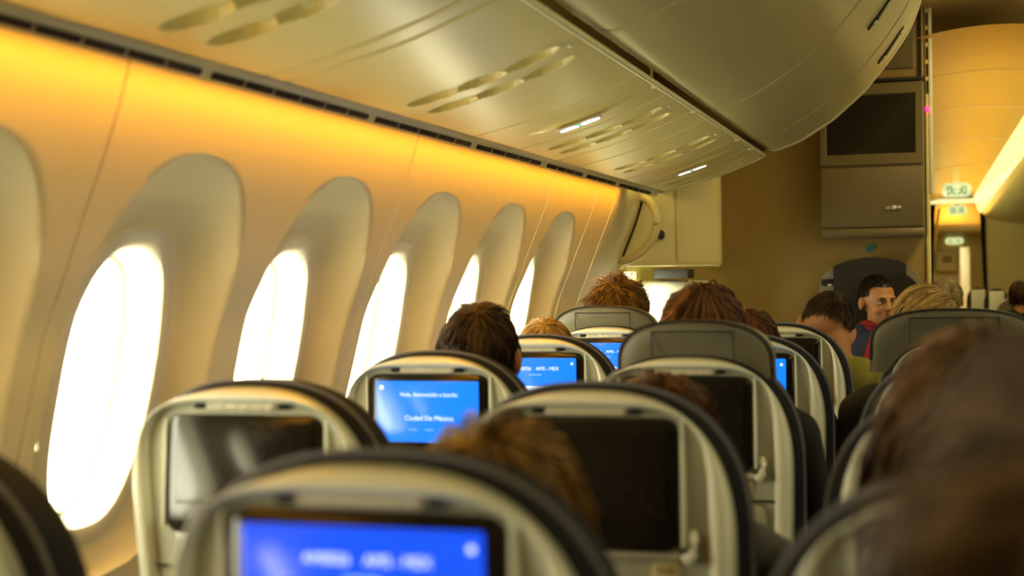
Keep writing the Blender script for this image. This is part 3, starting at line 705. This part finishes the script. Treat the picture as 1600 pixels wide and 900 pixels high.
def body_mesh(name, headrot, voxel):
    mb = MB(); hc = Vector((0, .262, 1.178))
    head_prims(mb, hc, headrot)
    mb.cap((0, .225, 1.0), (0, .245, 1.13), .060, .052)
    mb.ell((0, .33, .57), (.175, .14, .12)); mb.ell((0, .305, .72), (.158, .115, .17)); mb.ell((0, .27, .90), (.168, .105, .16))
    mb.cap((-.150, .245, 1.0), (.150, .245, 1.0), .060, .060); mb.cap((-.08, .24, 1.015), (.08, .24, 1.015), .066, .066)
    for s_ in (-1, 1):
        mb.cap((s_*.09, .35, .565), (s_*.11, .70, .545), .085, .062); mb.cap((s_*.11, .70, .54), (s_*.11, .725, .11), .058, .040)
        mb.cap((s_*.11, .70, .048), (s_*.115, .87, .040), .044, .036)
        mb.cap((s_*.190, .245, .985), (s_*.235, .290, .745), .052, .042); mb.cap((s_*.235, .295, .742), (s_*.115, .500, .668), .040, .027)
        hand(mb, s_*.115, s_)
    me = bpy.data.meshes.new('raw'); me.from_pydata(mb.v, [], mb.f)
    o = bpy.data.objects.new('raw', me); C.objects.link(o)
    r = o.modifiers.new('r', 'REMESH'); r.mode = 'VOXEL'; r.voxel_size = voxel
    sm = o.modifiers.new('s', 'SMOOTH'); sm.iterations = 3; sm.factor = .5
    dg = bpy.context.evaluated_depsgraph_get(); out = bpy.data.meshes.new_from_object(o.evaluated_get(dg)); out.name = name
    bpy.data.objects.remove(o)
    n = len(out.polygons); ctr = np.empty(n*3); out.polygons.foreach_get('center', ctr); ctr = ctr.reshape(-1, 3)
    skin = (ctr[:, 2] > 1.055+.03*np.abs(ctr[:, 0])/.05) | ((ctr[:, 1] > .50) & (ctr[:, 2] > .60) & (np.abs(ctr[:, 0]) < .15) & (ctr[:, 2] > .632))
    trous = (ctr[:, 2] < .62) & ~skin
    out.materials.clear()
    for m in (CL['black'], M['skin'], CL['navy']): out.materials.append(m)
    out.polygons.foreach_set('material_index', np.where(skin, 1, np.where(trous, 2, 0)).astype(np.int32))
    out.polygons.foreach_set('use_smooth', [True]*n); out.update()
    return out, hc
I3 = Matrix.Identity(3)
BODY, HC = body_mesh('person', I3, .0085)
def strands(c, Rm, n, length, style, rad, seed, lift=0., S=8, low=None, flare=0):
    g = np.random.default_rng(seed); ra = np.array([.078, .098, .090]); cc = np.array([0, -.012, .028])
    d = g.normal(size=(n*4, 3)); d /= np.linalg.norm(d, axis=1)[:, None]
    low = low if low is not None else (-.45 if style != 'short' else -.38)
    ok = (d[:, 2] > low) & ~((d[:, 1] > .30) & (d[:, 2] < .58)) & ~((d[:, 1] > -.2) & (d[:, 2] < .0))
    d = d[ok][:n]; n = len(d)
    p = cc+d*ra*(1.0+lift*.3)
    K = cc+np.array([.012, -.055, .085])
    ln = length*(.7+.6*g.random(n)); ph = g.random((n, 3))*6.28
    rnd = np.clip(.5+.28*np.sin(d[:, 0]*9+d[:, 1]*5+seed)+.30*g.normal(size=n)*.8, 0, 1)
    clump = np.stack([np.sin(d[:, 0]*11+d[:, 2]*9+seed), np.sin(d[:, 1]*12-d[:, 0]*8+2*seed), np.sin(d[:, 2]*10+d[:, 1]*7)], 1)
    path = [p.copy()]; nrm_ = d/ra; nrm_ /= np.linalg.norm(nrm_, axis=1)[:, None]
    off = 1.02+lift*g.random(n)
    for s_ in range(S-1):
        if style == 'side': fl = np.tile(np.array([-.9, -.25, -.35]), (n, 1))+.15*clump
        elif style == 'slick': fl = np.array([0, -.14, .01])-(p-cc)*np.array([1, .2, .6])
        else: fl = p-K
        nr = (p-cc)/(ra*ra); nr /= np.linalg.norm(nr, axis=1)[:, None]
        fl = fl-(fl*nr).sum(1)[:, None]*nr; fl /= np.linalg.norm(fl, axis=1)[:, None]+1e-6
        gz = {'long': .55, 'short': .05, 'curly': -.05, 'side': .15, 'slick': 0}[style]
        amp = {'long': .16, 'short': .30, 'curly': .55, 'side': .12, 'slick': .03}[style]
        dr = fl+np.array([0, 0, -gz*(1+s_*.35)])+amp*clump*.6+amp*.5*np.sin(ph+s_*1.3)
        if style == 'curly': dr += nr*.35*np.sin(s_*1.6+ph[:, :1])
        dr /= np.linalg.norm(dr, axis=1)[:, None]+1e-6
        p = p+dr*(ln/(S-1))[:, None]
        q = (p-cc)/ra; r = np.linalg.norm(q, axis=1); f = np.where(r < off, off/np.maximum(r, 1e-6), 1.0)
        if style == 'long': f = np.where(p[:, 2] > -.03, f, 1.0)
        p = cc+(p-cc)*f[:, None]
        if style == 'long':      # keep long hair behind and beside the neck
            rr = np.hypot(p[:, 0], p[:, 1]+.02); k = np.where((p[:, 2] < -.02) & (rr < .075), .075/np.maximum(rr, 1e-5), 1); p[:, 0] *= k; p[:, 1] = (p[:, 1]+.02)*k-.02
        if flare: q_ = np.hypot(p[:, 0], p[:, 1])[:, None]+.02; p = p+flare/(S-1)*np.clip(.06-p[:, 2:3], 0, .3)/.2*np.concatenate([p[:, :2]/q_, np.zeros((n, 1))], 1)
        path.append(p.copy())
    P = np.stack(path, 1)                     # n,S,3
    w = rad*np.concatenate([np.linspace(.9, 1, 3), np.linspace(1, .35, S-3)])
    t = np.gradient(P, axis=1); t /= np.linalg.norm(t, axis=2)[..., None]+1e-9
    a = np.cross(t, np.array([.3, .2, .93])); a /= np.linalg.norm(a, axis=2)[..., None]+1e-9; b = np.cross(t, a)
    V = np.stack([P+w[None, :, None]*(a*math.cos(q)+b*math.sin(q)) for q in (0, 2.094, 4.189)], 2)   # n,S,3sides,3
    Rn = np.array(Rm); V = V.reshape(-1, 3) @ Rn.T + np.array(c)
    idx = np.arange(n*S*3).reshape(n, S, 3); F = []
    for q in range(3):
        r_ = (q+1) % 3
        F.append(np.stack([idx[:, :-1, q], idx[:, :-1, r_], idx[:, 1:, r_], idx[:, 1:, q]], -1).reshape(-1, 4))
    return V, np.concatenate(F), np.repeat(rnd, S*3)
def hair(person, hc, Rm, n, length, style, m, rad=.0016, seed=1, lift=.06, extra=None, name='hair', low=None, flare=0):
    V, F, sh = strands(hc, Rm, n, length, style, rad, seed, lift, low=low, flare=flare)
    mb = MB(); v = []; f = []                  # scalp cap under the strands
    nu, nv = 28, 18; ra = (.0795, .0995, .092); base = {}
    for j in range(nv+1):
        for i in range(nu):
            th = math.pi*.80*j/nv; ph = 2*math.pi*i/nu
            q = Vector((math.sin(th)*math.cos(ph), math.sin(th)*math.sin(ph), math.cos(th)))
            v.append(Vector(hc)+Rm @ Vector((q.x*ra[0], q.y*ra[1]-.012, q.z*ra[2]+.028)))
            base[len(v)-1] = q
    for j in range(nv):
        for i in range(nu):
            k = (i+1) % nu; q = base[j*nu+i]
            if (q.y > .38 and q.z < .58) or (q.y > -.15 and q.z < .05) or q.z < (low if low is not None else -.5): continue
            f.append((j*nu+i, (j+1)*nu+i, (j+1)*nu+k, j*nu+k))
    me = bpy.data.meshes.new(name); nv0 = len(v)
    allv = np.concatenate([np.array(v), V]); allf = f+(F+nv0).tolist(); shade = np.concatenate([np.full(nv0, .15), sh])
    if extra:
        e = MB(); extra(e); allf += [tuple(i+len(allv) for i in q) for q in e.f]; allv = np.concatenate([allv, np.array(e.v)]); shade = np.concatenate([shade, np.full(len(e.v), .2)])
    me.from_pydata(allv.tolist(), [], allf); me.materials.append(m)
    me.attributes.new('shade', 'FLOAT', 'POINT').data.foreach_set('value', shade.astype(np.float32))
    me.polygons.foreach_set('use_smooth', [True]*len(me.polygons)); me.update()
    o = bpy.data.objects.new(name, me); C.objects.link(o); o.parent = person; return o
H = dict(gold=hair_mat('hair_golden', (.10, .045, .007), (.62, .36, .07)), dark=hair_mat('hair_dark_brown', (.02, .010, .004), (.13, .07, .025)), brown=hair_mat('hair_brown', (.02, .008, .003), (.27, .13, .034)),
         black=hair_mat('hair_black', (.006, .004, .003), (.022, .013, .009), .35, .05), blond=hair_mat('hair_blond', (.24, .12, .026), (.88, .63, .21), .38),
         lightb=hair_mat('hair_light_brown', (.10, .045, .008), (.46, .25, .05)), auburn=hair_mat('hair_auburn', (.045, .016, .004), (.30, .115, .02)),
         near=hair_mat('hair_near_brown', (.03, .015, .006), (.21, .115, .042)), pale=hair_mat('hair_pale_grey', (.30, .25, .14), (.75, .68, .45)))
SKULLTOP = 1.178+.116
def person(x, y, top, label, cloth, hairargs, lean=0, lean_y=0, rz=0, body=None, dark_skin=None):
    s = top/(SKULLTOP+.012)
    o = bpy.data.objects.new('person', (body or BODY)); C.objects.link(o)
    tag(o, label, 'person', 'seated passengers')
    o.scale = (s, s, s); o.rotation_euler = (lean_y, lean, rz); o.location = (x, y, 0)
    o.material_slots[0].link = 'OBJECT'; o.material_slots[0].material = CL[cloth]
    if hairargs: hair(o, HC, I3, **hairargs)
    return o
r = ROW
person(-.955, r[3], 1.245, 'person with short dark brown hair above the seat with the blue welcome screen', 'navy', dict(n=1900, length=.075, style='short', m=H['dark'], rad=.0017, seed=3, lift=.10))
person(-1.02, r[4], 1.188, 'person whose pale blond crown just shows above the flight screen seat', 'cream', dict(n=1500, length=.06, style='short', m=H['blond'], rad=.0014, seed=4, lift=.08))
person(-1.0, r[5], 1.285, 'person with tousled curly brown hair in the farthest window seat', 'grey', dict(n=2600, length=.095, style='curly', m=H['lightb'], rad=.0014, seed=5, lift=.24))
person(-.42, r[1], 1.158, 'person with blurred golden brown hair in the nearest middle seat', 'brown', dict(n=1500, length=.40, style='long', m=H['gold'], rad=.0026, seed=6, lift=.28), lean=.0)
person(-.405, r[2], 1.150, 'person whose auburn crown just shows above the second middle seat', 'grey', dict(n=1800, length=.12, style='short', m=H['auburn'], rad=.0018, seed=7, lift=.12))
person(-.470, r[3], 1.288, 'person with long auburn hair and black sleeves above the raised middle headrest', 'black', dict(n=2200, length=.42, style='long', m=H['auburn'], rad=.0020, seed=8, lift=.14))
person(-.475, r[4], 1.215, 'person with brown hair half hidden right of the long auburn hair', 'brown', dict(n=1600, length=.36, style='long', m=H['auburn'], rad=.0018, seed=9, lift=.10))
person(.036, r[1], 1.252, 'person with long brown hair leaning over the nearest aisle seat', 'brown', dict(n=2000, length=.46, style='long', m=H['brown'], rad=.0028, seed=10, lift=.16, flare=.16))
person(.055, r[4], 1.272, 'person with combed blond hair above the dark aisle headrest', 'grey', dict(n=2600, length=.16, style='side', m=H['blond'], rad=.0016, seed=11, lift=.10), lean=-.075)
p = person(.098, r[0]-.02, 1.248, 'person with very blurred brown hair filling the bottom right corner', 'brown', dict(n=1600, length=.46, style='long', m=H['near'], rad=.0034, seed=12, lift=.8, flare=.12))
# short haired man, head tilted and bowed toward the aisle
RB = (Matrix.Rotation(R_(15), 3, 'Y') @ Matrix.Rotation(R_(-22), 3, 'X'))
def body_variant(name, rot, shift, voxel):
    global head_prims
    base = head_prims
    def hp_(mb, c, Rm, fine=False): base(mb, Vector(c)+Vector(shift), Rm)
    head_prims = hp_; me, hc = body_mesh(name, rot, voxel); head_prims = base
    return me, hc+Vector(shift)
BB, HB = body_variant('person', RB, (-.028, .022, -.012), .0075)
p = person(-.315, 4.30, 1.255, 'person with short dark hair and an olive shirt, head bowed toward the aisle', 'olive', None, body=BB)
hair(p, HB, RB, 3400, .024, 'short', H['dark'], rad=.0012, seed=21, lift=.06, low=-.10)
# cabin attendant on the jump seat, facing us and looking sideways
RA = Matrix.Rotation(R_(31), 3, 'Z') @ Matrix.Rotation(R_(-4), 3, 'X')
BA, HA = body_variant('person', RA, (.0, .0, .0), .0060)
p = person(-.276, 7.19, 1.280, 'cabin attendant with slick black hair and red scarf facing aft on the folding seat', 'navy', None, rz=math.pi, body=BA)
del p['group']; p['category'] = 'person'
def bun(e): e.ell(tuple(HA+RA @ Vector((0, -.115, .035))), (.042, .034, .040), 16, 10, M3=RA)
hair(p, HA, RA, 2200, .15, 'slick', H['black'], rad=.0015, seed=22, lift=.10, extra=bun)
def onhead(nm, m, fn, mlt=None):
    e = MB(); fn(e); e.v = [tuple(HA+RA @ Vector(q)) for q in e.v]; return e.build(nm, m, p)
for s_ in (-1, 1):
    ey = onhead('eye', [M['eye'], M['iris']], lambda e: (e.ell((s_*.031, .0775, .004), (.0145, .012, .0085)), e.ell((s_*.031-.004, .0865, .004), (.0062, .004, .0065), 10, 8, 1)))
    onhead('eyebrow', M['brow'], lambda e: e.tube([(s_*.014, .096, .023), (s_*.030, .0945, .029), (s_*.048, .082, .024)], [.0030, .0034, .0018], 6))
    onhead('eyelash', M['brow'], lambda e: e.tube([(s_*.015, .0885, .008), (s_*.031, .0915, .0135), (s_*.048, .078, .008)], [.0015, .0022, .0015], 6))
onhead('lips', M['lip'], lambda e: (e.ell((0, .0965, -.0530), (.022, .008, .0055)), e.ell((0, .0945, -.0630), (.018, .008, .0058))))
sc = MB()
for k in range(5): sc.tube([((.078-.004*k)*math.cos(a), .232+(.07-.004*k)*math.sin(a), 1.068-.018*k+.012*math.sin(2*a+k)) for a in np.linspace(0, 2*math.pi, 24)], .014, 8)
sc.tube(spline([(-.01, .305, 1.05), (.03, .345, .98), (.05, .365, .88), (.045, .375, .78)], 16), [.02]*4+[.026]*8+[.02]*4 if False else .022, 8)
sc.build('scarf', CL['red'], p)
q = person(.038, 8.10, 1.252, 'far person with pale grey hair seated beyond the front wall', 'grey', dict(n=1200, length=.07, style='short', m=H['pale'], rad=.0022, seed=31, lift=.15))
q = person(.555, 10.45, 1.225, 'far person with dark hair at the right edge of the frame', 'black', dict(n=900, length=.08, style='short', m=H['dark'], rad=.0025, seed=32, lift=.1))
